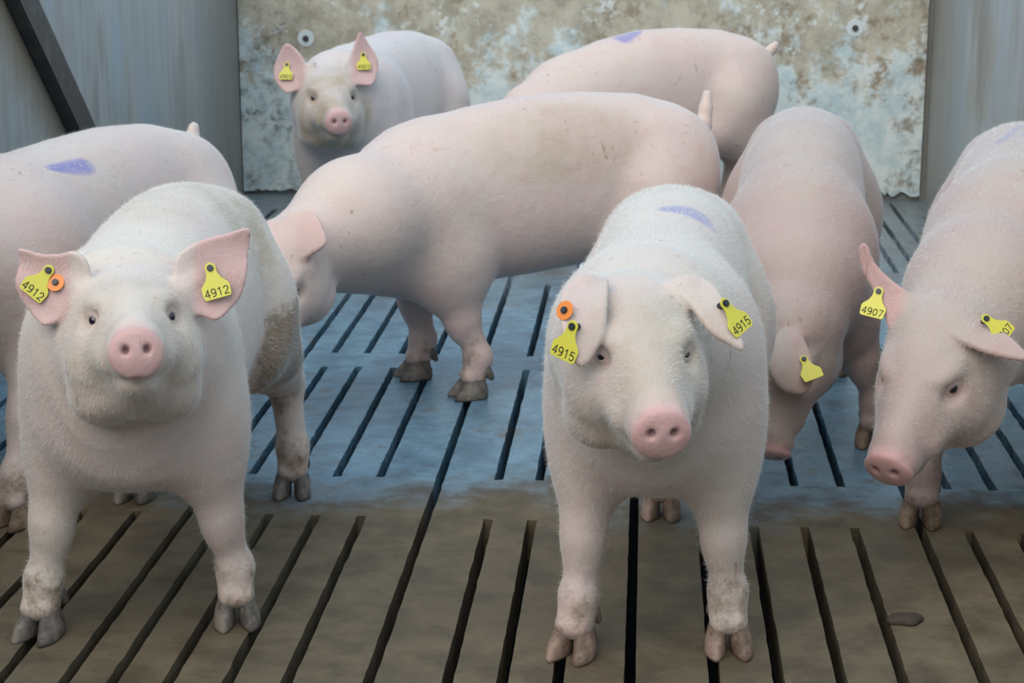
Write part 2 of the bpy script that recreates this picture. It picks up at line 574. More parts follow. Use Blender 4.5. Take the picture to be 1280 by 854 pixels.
class Grid:
    def __init__(self, xs, ys, zs):
        self.ax = [np.asarray(a, np.float32) for a in (xs, ys, zs)]
        self.f = np.full([len(a) for a in self.ax], 0.3, np.float32)
    def sub(self, lo, hi):
        sl = []
        for a, l, h in zip(self.ax, lo, hi):
            i0 = max(int(np.searchsorted(a, l)) - 1, 0)
            i1 = min(int(np.searchsorted(a, h)) + 1, len(a))
            if i1 <= i0:
                return None
            sl.append(slice(i0, i1))
        X = self.ax[0][sl[0]][:, None, None]
        Y = self.ax[1][sl[1]][None, :, None]
        Z = self.ax[2][sl[2]][None, None, :]
        return tuple(sl), X, Y, Z

class Ell:
    def __init__(self, c, r, rot=None, k=0.03, cut=False):
        self.c = np.array(c, float); self.r = np.array(r, float)
        self.rot = np.eye(3) if rot is None else np.array(rot, float)   # columns = local axes
        self.k = k; self.cut = cut
    def box(self):
        e = np.sqrt(((self.rot * self.r[None, :]) ** 2).sum(1)) + self.k * 1.2 + 0.012
        return self.c - e, self.c + e
    def d(self, X, Y, Z):
        x, y, z = X - self.c[0], Y - self.c[1], Z - self.c[2]
        A = self.rot
        p = [A[0, i] * x + A[1, i] * y + A[2, i] * z for i in range(3)]
        k0 = np.sqrt(sum((p[i] / self.r[i]) ** 2 for i in range(3)))
        k1 = np.sqrt(sum((p[i] / self.r[i] ** 2) ** 2 for i in range(3)))
        return k0 * (k0 - 1.0) / np.maximum(k1, 1e-4)

class Cone:
    def __init__(self, a, b, r1, r2, k=0.03, cut=False, flat=None, lin=False):
        self.lin = lin
        self.a = np.array(a, float); self.b = np.array(b, float)
        self.r1, self.r2, self.k, self.cut = r1, r2, k, cut
        self.flat = flat      # (axis vector, scale): squash across that axis
    def box(self):
        r = max(self.r1, self.r2) * (1.4 if self.flat else 1.0) + self.k * 1.2 + 0.012
        return np.minimum(self.a, self.b) - r, np.maximum(self.a, self.b) + r
    def d(self, X, Y, Z):
        ab = self.b - self.a
        L2 = float(ab @ ab) + 1e-9
        x, y, z = X - self.a[0], Y - self.a[1], Z - self.a[2]
        t = np.clip((x * ab[0] + y * ab[1] + z * ab[2]) / L2, 0, 1)
        x, y, z = x - t * ab[0], y - t * ab[1], z - t * ab[2]
        d2 = x * x + y * y + z * z
        if self.flat is not None:
            n, s = self.flat
            q = x * n[0] + y * n[1] + z * n[2]
            d2 = d2 + (s * s - 1) * q * q
        if self.lin == 'ease':
            t = t ** 1.7
        elif not self.lin:
            t = t * t * (3 - 2 * t)
        return np.sqrt(d2) - (self.r1 + (self.r2 - self.r1) * t)

class Trunk:
    """body barrel: profile of top line, belly line and half width along x"""
    def __init__(self, prof, k=0.05):
        self.p = prof; self.k = k; self.cut = False
    def box(self):
        p = self.p
        return (np.array([p['x'][0] - 0.03, (p['yc'] - p['w']).min() - 0.06, p['bot'].min() - 0.06]),
                np.array([p['x'][-1] + 0.03, (p['yc'] + p['w']).max() + 0.06, p['top'].max() + 0.06]))
    def d(self, X, Y, Z):
        p = self.p
        xx = np.asarray(X, float).ravel()
        shp = np.shape(X)
        def I(key):
            return np.interp(xx, p['x'], p[key]).reshape(shp)
        top, bot, w, yc = I('top'), I('bot'), I('w'), I('yc')
        b = np.maximum((top - bot) / 2, 0.004); zc = (top + bot) / 2
        w = np.maximum(w, 0.004)
        e = 2.25
        zz = (Z - zc) / b
        # a little egg-shaped: widest just below the middle
        yy = (Y - yc) / (w * (1 - 0.06 * np.clip(zz, -1, 1)))
        q = (np.abs(yy) ** e + np.abs(zz) ** e) ** (1 / e)
        dd = (q - 1) * np.minimum(w, b)
        ox = np.maximum(np.maximum(p['x'][0] - X, X - p['x'][-1]), 0)
        return dd + ox * 1.2

def spline_closed(pts, n=4):
    P = np.array(pts, float); m = len(P); out = []
    for i in range(m):
        a, b, c, d = P[i - 1], P[i], P[(i + 1) % m], P[(i + 2) % m]
        for t in np.linspace(0, 1, n, endpoint=False):
            out.append(0.5 * ((2 * b) + (c - a) * t + (2 * a - 5 * b + 4 * c - d) * t * t + (3 * b - a - 3 * c + d) * t ** 3))
    return np.array(out)

def poly_sd(u, v, P):
    d = np.full(u.shape, 1e9); ins = np.zeros(u.shape, bool)
    for i in range(len(P)):
        a, b = P[i - 1], P[i]
        e = b - a
        t = np.clip(((u - a[0]) * e[0] + (v - a[1]) * e[1]) / (e @ e + 1e-12), 0, 1)
        d = np.minimum(d, (u - a[0] - t * e[0]) ** 2 + (v - a[1] - t * e[1]) ** 2)
        if abs(e[1]) > 1e-9:
            ins ^= ((a[1] > v) != (b[1] > v)) & (u < (v - a[1]) * e[0] / e[1] + a[0])
    d = np.sqrt(d)
    return np.where(ins, -d, d)

LEAF = [(-0.02, 0.022), (0.03, 0.040), (0.075, 0.040), (0.115, 0.024), (0.150, 0.0), (0.115, -0.028), (0.07, -0.046), (0.03, -0.042), (-0.02, -0.024)]
class Ear:
    """curved sheet: outline polygon in (u, v), cupped across and bent along; n = inner side"""
    def __init__(self, base, U, N, poly, cup, bend, th=0.0045, k=0.012, fold=0.0):
        U = np.array(U, float); U /= np.linalg.norm(U)
        N = np.array(N, float); N -= U * (N @ U); N /= np.linalg.norm(N)
        self.base, self.a, self.n, self.b = np.array(base, float), U, N, np.cross(N, U)
        self.poly = spline_closed(poly)
        self.lo, self.hi = self.poly.min(0), self.poly.max(0)
        self.L = self.hi[0]; self.W = max(-self.lo[1], self.hi[1])
        self.v0 = 0.5 * (self.lo[1] + self.hi[1]); self.hw = 0.5 * (self.hi[1] - self.lo[1])
        self.cup, self.bend, self.th, self.k, self.cut, self.fold = cup, bend, th, k, False, fold
    def box(self):
        m = abs(self.cup) * 1.6 + abs(self.bend) * 1.3 + 0.03
        c = []
        for u in (self.lo[0], self.hi[0]):
            for v in (self.lo[1], self.hi[1]):
                c.append(self.base + self.a * u + self.b * v)
        return np.min(c, 0) - m, np.max(c, 0) + m
    def loc(self, X, Y, Z):
        x, y, z = X - self.base[0], Y - self.base[1], Z - self.base[2]
        f = lambda e: x * e[0] + y * e[1] + z * e[2]
        return f(self.a), f(self.b), f(self.n)
    def w0(self, u, v):
        t = np.clip(u / self.L, -0.3, 1.2)
        q = np.clip((v - self.v0) / self.hw, -1.3, 1.3)
        return self.cup * (q ** 2 - 0.3) * (1.05 - 0.4 * t) + self.bend * t * np.abs(t) + self.fold * np.sin(q * 5 + 2 * t) * np.clip(t, 0, 1)
    def d(self, X, Y, Z):
        u, v, w = self.loc(X, Y, Z)
        dw = np.abs(w - self.w0(u, v)) * 0.82
        out = np.maximum(np.maximum(self.lo[0] - u, u - self.hi[0]), np.maximum(self.lo[1] - v, v - self.hi[1]))
        r = np.maximum(dw, out) + 0.004
        near = (dw < 0.035) & (out < 0.03)
        dd = poly_sd(u[near], v[near], self.poly)
        th = self.th * (1.3 - 0.4 * np.clip(u[near] / self.L, 0, 1))
        r[near] = np.sqrt(np.maximum(dd + th, 0) ** 2 + dw[near] ** 2) - th
        return r
    def point(self, u, v, side=1, off=0.0):
        e = 1e-3
        def P(u, v):
            return self.base + self.a * u + self.b * v + self.n * self.w0(np.float64(u), np.float64(v))
        n = np.cross(P(u + e, v) - P(u - e, v), P(u, v + e) - P(u, v - e))
        n /= np.linalg.norm(n)
        if n @ self.n < 0:
            n = -n
        n = n * side
        return P(u, v) + n * (self.th + off), n

def apply_prims(g, prims):
    for p in prims:
        lo, hi = p.box()
        s = g.sub(lo, hi)
        if s is None:
            continue
        sl, X, Y, Z = s
        d = p.d(X, Y, Z).astype(np.float32)
        if p.cut:
            g.f[sl] = smax(g.f[sl], -d, p.k)
        else:
            g.f[sl] = smin(g.f[sl], d, p.k)

def surface_nets(g, smooth=2):
    f = g.f
    nx, ny, nz = f.shape
    ins = f < 0
    cnt = np.zeros((nx - 1, ny - 1, nz - 1), np.int8)
    for dx in (0, 1):
        for dy in (0, 1):
            for dz in (0, 1):
                cnt += ins[dx:nx - 1 + dx, dy:ny - 1 + dy, dz:nz - 1 + dz]
    act = (cnt > 0) & (cnt < 8)
    ijk = np.argwhere(act)
    idx = np.full(act.shape, -1, np.int32)
    idx[act] = np.arange(len(ijk))
    acc = np.zeros((len(ijk), 3)); num = np.zeros(len(ijk))
    corner = [(0, 0, 0), (1, 0, 0), (0, 1, 0), (1, 1, 0), (0, 0, 1), (1, 0, 1), (0, 1, 1), (1, 1, 1)]
    edges = [(0, 1), (2, 3), (4, 5), (6, 7), (0, 2), (1, 3), (4, 6), (5, 7), (0, 4), (1, 5), (2, 6), (3, 7)]
    fv = [f[ijk[:, 0] + c[0], ijk[:, 1] + c[1], ijk[:, 2] + c[2]] for c in corner]
    pv = [np.stack([g.ax[k][ijk[:, k] + c[k]] for k in range(3)], 1) for c in corner]
    for a, b in edges:
        m = (fv[a] < 0) != (fv[b] < 0)
        t = fv[a][m] / (fv[a][m] - fv[b][m])
        acc[m] += pv[a][m] + (pv[b][m] - pv[a][m]) * t[:, None]
        num[m] += 1
    V = acc / num[:, None]
    quads = []
    for axis in range(3):
        a1, a2 = [(1, 2), (2, 0), (0, 1)][axis]
        s0 = [slice(1, -1)] * 3; s0[axis] = slice(0, f.shape[axis] - 1)
        s1 = [slice(1, -1)] * 3; s1[axis] = slice(1, f.shape[axis])
        A, B = ins[tuple(s0)], ins[tuple(s1)]
        e = np.argwhere(A != B)
        if not len(e):
            continue
        sgn = A[e[:, 0], e[:, 1], e[:, 2]]
        base = e + 1
        base[:, axis] -= 1
        def cell(d1, d2):
            q = base.copy(); q[:, a1] += d1; q[:, a2] += d2
            return idx[q[:, 0], q[:, 1], q[:, 2]]
        q = np.stack([cell(-1, -1), cell(0, -1), cell(0, 0), cell(-1, 0)], 1)
        q[~sgn] = q[~sgn][:, ::-1]
        quads.append(q)
    Q = np.concatenate(quads)
    Q = Q[(Q >= 0).all(1)]
    # relax a little
    E = np.concatenate([Q[:, [0, 1]], Q[:, [1, 2]], Q[:, [2, 3]], Q[:, [3, 0]]])
    deg = np.bincount(E.ravel(), minlength=len(V)).astype(float)
    for it in range(smooth):
        S = np.stack([np.bincount(E[:, 0], V[E[:, 1], k], len(V)) + np.bincount(E[:, 1], V[E[:, 0], k], len(V)) for k in range(3)], 1)
        V = V * 0.45 + 0.55 * S / np.maximum(deg, 1)[:, None]
    return V, Q

# ------------------------------------------------------------------ pigs
def sstep(x, a, b):
    t = np.clip((x - a) / (b - a), 0, 1)
    return t * t * (3 - 2 * t)

def rotm(yaw, pitch, roll=0.0):
    """columns: forward, left, up"""
    m = Matrix.Rotation(yaw, 3, 'Z') @ Matrix.Rotation(-pitch, 3, 'Y') @ Matrix.Rotation(roll, 3, 'X')
    return np.array(m)

def tag_outline(kind):
    if kind == 'button':
        return [(0.0135 * math.cos(t), 0.0135 * math.sin(t)) for t in np.linspace(0, 2 * math.pi, 25)[:-1]]
    pts = []
    for t in np.linspace(math.radians(200), math.radians(-20), 10):
        pts.append((0.0085 * math.cos(t), 0.0085 * math.sin(t)))
    right = [(0.0085, -0.010), (0.0125, -0.018), (0.0205, -0.0265), (0.0215, -0.0305), (0.0205, -0.0445), (0.0175, -0.047)]
    pts += right
    pts += [(-x, y) for x, y in reversed(right)]
    return pts

def flat_mesh(name, outline, th, mat, parent, mtx):
    bm = bmesh.new()
    vs = [bm.verts.new((x, y, 0)) for x, y in outline]
    f = bm.faces.new(vs)
    r = bmesh.ops.extrude_face_region(bm, geom=[f])
    for v in [e for e in r['geom'] if isinstance(e, bmesh.types.BMVert)]:
        v.co.z += th
    bmesh.ops.recalc_face_normals(bm, faces=bm.faces)
    o = bm_obj(name, bm, mat, parent)
    bv = o.modifiers.new('bevel', 'BEVEL'); bv.width = th * 0.3; bv.segments = 2
    bv.limit_method = 'ANGLE'
    o.matrix_local = mtx
    return o

TXT = {}
def _arc(cx, cy, rx, ry, a0, a1, n=9):
    return [(cx + rx * math.cos(R(t)), cy + ry * math.sin(R(t))) for t in np.linspace(a0, a1, n)]
DIGITS = {
    '0': [_arc(0.3, 0.5, 0.26, 0.46, 0, 360, 17)],
    '1': [[(0.12, 0.78), (0.34, 0.96), (0.34, 0.04)]],
    '2': [_arc(0.3, 0.70, 0.25, 0.26, 165, -35, 9) + [(0.05, 0.04), (0.57, 0.04)]],
    '3': [_arc(0.28, 0.73, 0.24, 0.23, 150, -90, 9) + _arc(0.28, 0.27, 0.27, 0.24, 90, -150, 9)],
    '4': [[(0.44, 0.04), (0.44, 0.96), (0.04, 0.30), (0.60, 0.30)]],
    '5': [[(0.52, 0.96), (0.12, 0.96), (0.08, 0.52)] + _arc(0.28, 0.33, 0.27, 0.29, 120, -145, 10)],
    '7': [[(0.04, 0.96), (0.56, 0.96), (0.20, 0.04)]],
    '9': [_arc(0.30, 0.68, 0.25, 0.28, 0, 360, 14) + [(0.55, 0.60)] + _arc(0.28, 0.42, 0.27, 0.40, 20, -60, 6) + [(0.14, 0.03)]],
}
def number_mesh(text, size):
    """figures printed on a tag, drawn as strokes of even width"""
    if text in TXT:
        return TXT[text]
    V, F = [], []
    adv, w = 0.76, 0.062
    x0 = -adv * len(text) / 2 + 0.08
    for ci, chx in enumerate(text):
        for pl in DIGITS[chx]:
            for (ax, ay), (bx, by) in zip(pl[:-1], pl[1:]):
                d = Vector((bx - ax, by - ay))
                if d.length < 1e-6:
                    continue
                d.normalize()
                n = Vector((-d.y, d.x)) * w
                e = d * w * 0.7
                q = [(ax - e.x + n.x, ay - e.y + n.y), (ax - e.x - n.x, ay - e.y - n.y), (bx + e.x - n.x, by + e.y - n.y), (bx + e.x + n.x, by + e.y + n.y)]
                k = len(V)
                V += [((x0 + ci * adv + px) * size, py * size, 0.0) for px, py in q]
                V += [((x0 + ci * adv + px) * size, py * size, 0.0003) for px, py in q]
                F += [(k + 4, k + 5, k + 6, k + 7)] + [(k + a, k + (a + 1) % 4, k + 4 + (a + 1) % 4, k + 4 + a) for a in range(4)]
    me = bpy.data.meshes.new('number')
    me.from_pydata(V, [], F); me.update()
    me.materials.append(M['ink'])
    TXT[text] = me
    return me

def ear_tag(parent, ear, u, v, side, ang, text=None, kind='tag', label=None, tilt=R(13), size=1.06, n_over=None, off=0.005):
    """a tag pinned to the ear at sheet coordinates (u, v); ang turns it in the sheet plane
    (0 = hanging straight down as seen by someone facing the tag)"""
    P, n = ear.point(u, v, side, off)
    if n_over is not None:      # a tag twisted out of the ear plane; normal given in the world
        hz = parent.rotation_euler.z
        n = np.array(n_over, float)
        n = np.array([math.cos(hz) * n[0] + math.sin(hz) * n[1], -math.sin(hz) * n[0] + math.cos(hz) * n[1], n[2]])
        n /= np.linalg.norm(n)
    up = np.array([0, 0, 1.0]); up -= n * (up @ n)
    if np.linalg.norm(up) < 0.1:
        up = np.array([1.0, 0, 0]) - n * n[0]
    up /= np.linalg.norm(up)
    rt = np.cross(up, n)
    ca, sa = math.cos(ang), math.sin(ang)
    y = up * ca + rt * sa
    x = np.cross(y, n)
    if tilt:
        ct, st = math.cos(tilt), math.sin(tilt)
        y, n = y * ct - n * st, n * ct + y * st
    m = Matrix(((x[0] * size, y[0] * size, n[0] * size, P[0]), (x[1] * size, y[1] * size, n[1] * size, P[1]),
                (x[2] * size, y[2] * size, n[2] * size, P[2]), (0, 0, 0, 1)))
    o = flat_mesh('ear_button' if kind == 'button' else 'ear_tag', tag_outline(kind), 0.0016,
                  M['orange'] if kind == 'button' else M['tag'], parent, m)
    if label:
        o['label'] = label
    st = bm_obj('stud', cyl_bm(0.0050, 0.018, 16, 0.001), M['stud'], o)
    st.location = (0, 0, -0.0040)
    if text:
        t = bpy.data.objects.new('number', number_mesh(text, 0.0125))
        C.objects.link(t); t.parent = o
        t.location = (0, -0.0435, 0.0016)
    return o

HOOF = {}
def hoof_mesh(name, size, mat, parent, loc, yaw):
    """cloven hoof: two lofted claws with flat soles and a pair of dew claws behind"""
    key = (round(size, 3), mat.name)
    if key not in HOOF:
        V, F = [], []
        m = 22
        for s in (-1, 1):
            rings = []
            #        z     toe    heel   outer  inner
            for z, toe, heel, outw, inn in ((0.000, 0.050, -0.036, 0.0375, 0.0030), (0.006, 0.051, -0.038, 0.0390, 0.0024), (0.022, 0.040, -0.038, 0.0385, 0.0016),
                                            (0.038, 0.026, -0.034, 0.0355, 0.0012), (0.052, 0.014, -0.028, 0.0310, 0.0012), (0.060, 0.006, -0.022, 0.0260, 0.0020)):
                ring = []
                cx, hx = (toe + heel) / 2, (toe - heel) / 2
                for q in range(m):
                    t = 2 * math.pi * q / m
                    cxq, syq = math.cos(t), math.sin(t)
                    x = cx + hx * cxq
                    taper = 1.0 - 0.50 * max(0, cxq) ** 2.2          # narrow toward the toe
                    y = inn + (outw - inn) * 0.5 + (outw - inn) * 0.5 * math.copysign(abs(syq) ** 0.7, syq) * taper
                    if cxq > 0:
                        y -= 0.10 * (outw - inn) * cxq ** 2
                    a = 0.13                                          # toes splay a little
                    X = x * math.cos(a) - (y) * math.sin(a) * 0.2
                    Y = y + max(0, x + 0.01) * math.sin(a)
                    ring.append(len(V)); V.append((X * size, s * Y * size, z * size))
                rings.append(ring)
            for r0, r1 in zip(rings[:-1], rings[1:]):
                for q in range(m):
                    f = (r0[q], r0[(q + 1) % m], r1[(q + 1) % m], r1[q])
                    F.append(f if s > 0 else f[::-1])
            F.append(tuple(rings[-1]) if s > 0 else tuple(rings[-1][::-1]))
            F.append(tuple(rings[0][::-1]) if s > 0 else tuple(rings[0]))
            # dew claw: small blunt cone
            b0 = len(V)
            ax0, ax1 = Vector((-0.030, s * 0.021, 0.082)) * size, Vector((-0.049, s * 0.027, 0.046)) * size
            d = (ax1 - ax0).normalized(); e1 = d.orthogonal().normalized(); e2 = d.cross(e1)
            lv = ((0.0, 0.010), (0.45, 0.0105), (0.8, 0.0085), (1.0, 0.0045))
            for tt, rr in lv:
                for q in range(8):
                    p = ax0 + (ax1 - ax0) * tt + (e1 * math.cos(q * math.pi / 4) + e2 * math.sin(q * math.pi / 4)) * rr * size
                    V.append(tuple(p))
            for l in range(len(lv) - 1):
                for q in range(8):
                    F.append((b0 + l * 8 + q, b0 + l * 8 + (q + 1) % 8, b0 + l * 8 + 8 + (q + 1) % 8, b0 + l * 8 + 8 + q))
            F.append(tuple(b0 + (len(lv) - 1) * 8 + q for q in range(8)))
        me = bpy.data.meshes.new(name)
        me.from_pydata(V, [], F); me.update()
        bm = bmesh.new(); bm.from_mesh(me); bmesh.ops.recalc_face_normals(bm, faces=bm.faces)
        for f in bm.faces:
            f.smooth = len(f.verts) == 4
        bm.to_mesh(me); bm.free()
        me.materials.append(mat)
        HOOF[key] = me
    o = bpy.data.objects.new(name, HOOF[key])
    C.objects.link(o); o.parent = parent
    o.location = loc
    o.rotation_euler = (0, 0, yaw)
    return o

PROF_X = np.array([-0.505, -0.495, -0.475, -0.44, -0.39, -0.30, -0.15, 0.0, 0.14, 0.25, 0.33, 0.39, 0.42, 0.435])
PROF_T = np.array([0.535, 0.580, 0.612, 0.642, 0.668, 0.692, 0.702, 0.697, 0.688, 0.678, 0.655, 0.605, 0.555, 0.51])
PROF_B = np.array([0.505, 0.455, 0.415, 0.375, 0.340, 0.312, 0.285, 0.268, 0.265, 0.275, 0.305, 0.350, 0.395, 0.45])
PROF_W = np.array([0.012, 0.060, 0.095, 0.128, 0.150, 0.166, 0.172, 0.174, 0.172, 0.168, 0.152, 0.120, 0.080, 0.030])

def make_pig(label, loc, heading, S=1.0, bend=0.0, feet=None, head=None, ears=None, res=0.0055, skin=None, rh=None,
             tail=(-0.035, 0.0, 0.045), dirt=(), smear=(), marks=(), hoofmat='horn', face_smear=0.0, girth=1.0,
             eye_open=1.0, legdirt=0.5, hoof_yaw=None, rear=None, neck_r=0.112, hair=15000, droop=0.0, jowl=1.0):
    """loc: ground point under the body; heading: world yaw of the body; feet: world XY of FL FR HL HR;
    head: (world position of the point between the eyes, yaw, pitch, roll)"""
    rh = rh or res * 0.6
    root = bpy.data.objects.new('pig', None)
    root.empty_display_size = 0.2
    C.objects.link(root)
    root.location = (loc[0], loc[1], 0)
    root.rotation_euler = (0, 0, heading)
    root['label'] = label
    root['category'] = 'pig'
    root['group'] = 'pigs standing in the pen'
    ch, sh = math.cos(heading), math.sin(heading)
    def W2L(p):
        dx, dy = p[0] - loc[0], p[1] - loc[1]
        return np.array([ch * dx + sh * dy, -sh * dx + ch * dy, p[2] if len(p) > 2 else 0.0])
    yc = lambda x: bend * (np.asarray(x) / 0.45) ** 2 * np.sign(np.asarray(x)) * 1.0
    prims = []
    prof = dict(x=PROF_X * S, top=PROF_T * S, bot=PROF_B * S, w=PROF_W * S * girth, yc=yc(PROF_X * S))
    if droop:
        prof['top'] = prof['top'] - droop * sstep(PROF_X, 0.0, 0.4)
        prof['bot'] = prof['bot'] - droop * sstep(PROF_X, 0.05, 0.4)
    prims.append(Trunk(prof))
    A = lambda x, y, z: np.array([x * S, y * S + float(yc(x * S)), z * S])
    # hams, shoulders, loin
    for s in (1, -1):
        prims.append(Ell(A(-0.34, s * 0.080 * girth, 0.46), np.array([0.135, 0.096 * girth, 0.185]) * S, rotm(0, 0.25), k=0.06))
        prims.append(Ell(A(0.240, s * 0.105 * girth, 0.430 - droop), np.array([0.115, 0.076, 0.185]) * S, rotm(0, -0.15), k=0.05))
    # legs -------------------------------------------------------------
    default = dict(FL=(0.30, 0.115), FR=(0.30, -0.115), HL=(-0.38, 0.12), HR=(-0.38, -0.12))
    fl = {}
    for kf in default:
        if feet and kf in feet and feet[kf] is not None:
            p = W2L(feet[kf])
            fl[kf] = np.array([p[0], p[1], feet[kf][2] if len(feet[kf]) > 2 else 0.0])
        else:
            fl[kf] = np.array([default[kf][0] * S, default[kf][1] * S, 0.0])
    legs = {}
    hy = hoof_yaw or {}
    for kf, p in fl.items():
        s = 1 if kf[1] == 'L' else -1
        lift = p[2]
        dirx = np.array([math.cos(hy.get(kf, 0)), math.sin(hy.get(kf, 0)), 0])
        ank = p + np.array([0, 0, 0.055 * S]) - dirx * 0.012
        fet = p + np.array([0, 0, 0.098 * S]) - dirx * 0.024
        if kf[0] == 'F':
            el = A(0.235, s * 0.118 * girth, 0.385 - droop)
            kn = el * 0.38 + fet * 0.62 + np.array([0.012, 0, 0.01]) * S
            kn[2] = 0.205 * S + lift * 0.8
            prims.append(Cone(el, kn, 0.104 * S, 0.0400 * S, k=0.045, lin='ease', flat=(np.array([0, 1.0, 0]), 1.32)))
            prims.append(Cone(kn, fet, 0.0350 * S, 0.0290 * S, k=0.03, lin=True, flat=(np.array([0, 1.0, 0]), 1.12)))
            prims.append(Ell(kn + np.array([0.008, 0, -0.010]) * S, np.array([0.030, 0.029, 0.055]) * S, k=0.03))
            prims.append(Ell(kn + np.array([0.020, 0, -0.006]) * S, np.array([0.014, 0.020, 0.026]) * S, k=0.015))
        else:
            hip = A(-0.30, s * 0.10 * girth, 0.46)
            st = A(-0.235, s * 0.118 * girth, 0.365)
            hk = p + np.array([-0.050, 0, 0.235]) * S
            hk[1] = 0.72 * p[1] + 0.28 * st[1]
            prims.append(Cone(hip, st, 0.12 * S * girth, 0.085 * S * girth, k=0.05))
            prims.append(Cone(A(-0.30, s * 0.108 * girth, 0.40), hk, 0.100 * S, 0.036 * S, k=0.05, lin='ease'))
            prims.append(Cone(hk, fet, 0.0350 * S, 0.0290 * S, k=0.03, lin=True))
            prims.append(Cone(hk + np.array([-0.016, 0, 0.040]) * S, hk + np.array([-0.016, 0, 0.0]) * S, 0.016 * S, 0.022 * S, k=0.025))
        prims.append(Ell(fet + np.array([0.004, 0, -0.004]) * S, np.array([0.031, 0.030, 0.030]) * S, k=0.025))
        prims.append(Cone(fet, ank, 0.0290 * S, 0.0315 * S, k=0.015))
        for q in (1, -1):      # skin over the two toes
            prims.append(Cone(ank + np.array([0, q * 0.006, 0.01]) * S, p + dirx * 0.006 * S + np.array([-dirx[1], dirx[0], 0]) * q * 0.0135 * S + np.array([0, 0, 0.052]) * S, 0.020 * S, 0.0160 * S, k=0.012))
        legs[kf] = (p, fet)
    # tail
    tb = A(-0.485, 0, 0.605)
    prims.append(Cone(tb, tb + np.array(tail) * 0.55 * S, 0.021 * S, 0.016 * S, k=0.02))
    prims.append(Cone(tb + np.array(tail) * 0.55 * S, tb + np.array(tail) * S, 0.016 * S, 0.0135 * S, k=0.012))
    # head -------------------------------------------------------------
    hp = W2L(head[0])
    Rh = rotm(head[1] - heading, head[2], head[3] if len(head) > 3 else 0)
    HS = S * (head[4] if len(head) > 4 else 1.0)
    def H(x, y, z):
        return hp + Rh @ (np.array([x, y, z]) * HS)
    # neck
    hb = H(-0.125, 0, -0.045)
    nb = A(0.26, 0, 0.505 - droop * 0.8)
    mid = (hb + nb) / 2 + np.array([0, 0, 0.012])
    prims.append(Cone(nb, mid, 0.158 * S, 0.136 * S, k=0.07))
    prims.append(Cone(mid, hb, 0.136 * S, neck_r * HS, k=0.05))
    prims.append(Cone(A(0.29, 0, 0.41 - droop), H(-0.14, 0, -0.105), 0.130 * S, 0.062 * HS, k=0.05))
    hr = Rh
    E_ = lambda c, r, k=0.025, rt=None, cut=False: prims.append(Ell(H(*c), np.array(r) * HS, hr if rt is None else hr @ rt, k=k, cut=cut))
    K_ = lambda a, b, r1, r2, k=0.02, cut=False, flat=None: prims.append(Cone(H(*a), H(*b), r1 * HS, r2 * HS, k=k, cut=cut, flat=None if flat is None else (hr @ np.array(flat[0]), flat[1])))
    E_((-0.065, 0, -0.012), (0.098, 0.086, 0.078), 0.03)              # skull
    E_((-0.105, 0, 0.022), (0.060, 0.072, 0.046), 0.03)               # poll
    K_((-0.02, 0, -0.034), (0.128, 0, -0.052), 0.078, 0.044, 0.03)    # muzzle
    K_((-0.02, 0, 0.002), (0.120, 0, -0.024), 0.044, 0.026, 0.03)     # nose bridge
    K_((-0.03, 0, -0.098), (0.092, 0, -0.096), 0.066, 0.028, 0.03)    # lower jaw
    for s in (1, -1):
        E_((-0.052, s * 0.056 * jowl, -0.070), (0.085, 0.048, 0.068), 0.02)  # cheek
        E_((-0.070, s * 0.046 * jowl, -0.124), (0.080, 0.056, 0.050), 0.016)  # jowl
        E_((-0.004, s * 0.050, 0.024), (0.034, 0.017, 0.012), 0.020, np.array(Matrix.Rotation(s * -0.35, 3, 'Z')))  # brow
        K_((0.015, s * 0.044, -0.052), (0.085, s * 0.036, -0.062), 0.030, 0.020, 0.025)   # muzzle side
    # snout disc
    tiltm = np.array(Matrix.Rotation(0.10, 3, 'Y'))
    E_((0.146, 0, -0.051), (0.030, 0.0405, 0.0375), 0.014, tiltm)
    E_((0.164, 0, -0.053), (0.0135, 0.0425, 0.0395), 0.004, tiltm)
    E_((0.160, 0, -0.024), (0.010, 0.026, 0.010), 0.010, tiltm)
    for s in (1, -1):
        E_((0.182, s * 0.0180, -0.047), (0.020, 0.0066, 0.0078), 0.006, np.array(Matrix.Rotation(s * 0.25, 3, 'Z')), True)
    K_((0.182, 0, -0.066), (0.176, 0, -0.095), 0.0030, 0.0050, 0.006, True)   # philtrum
    # chin and mouth line
    E_((0.100, 0, -0.104), (0.030, 0.023, 0.015), 0.014)
    for s in (1, -1):
        K_((0.160, s * 0.0, -0.094), (0.100, s * 0.046, -0.095), 0.0040, 0.0040, 0.007, True)
        K_((0.100, s * 0.044, -0.095), (0.055, s * 0.062, -0.092), 0.0030, 0.001, 0.012, True)
        # eye pit and lids
        E_((0.016, s * 0.064, -0.004), (0.020, 0.0115, 0.0125), 0.018, np.array(Matrix.Rotation(s * -0.6, 3, 'Z')), True)
        E_((0.002, s * 0.0545, -0.002), (0.0165, 0.0150, 0.0155), 0.006)
    # ears -------------------------------------------------------------
    earobj = {}
    def DL(v):      # world direction -> body frame
        return np.array([ch * v[0] + sh * v[1], -sh * v[0] + ch * v[1], v[2]])
    th = max(0.0042, rh * 1.0)
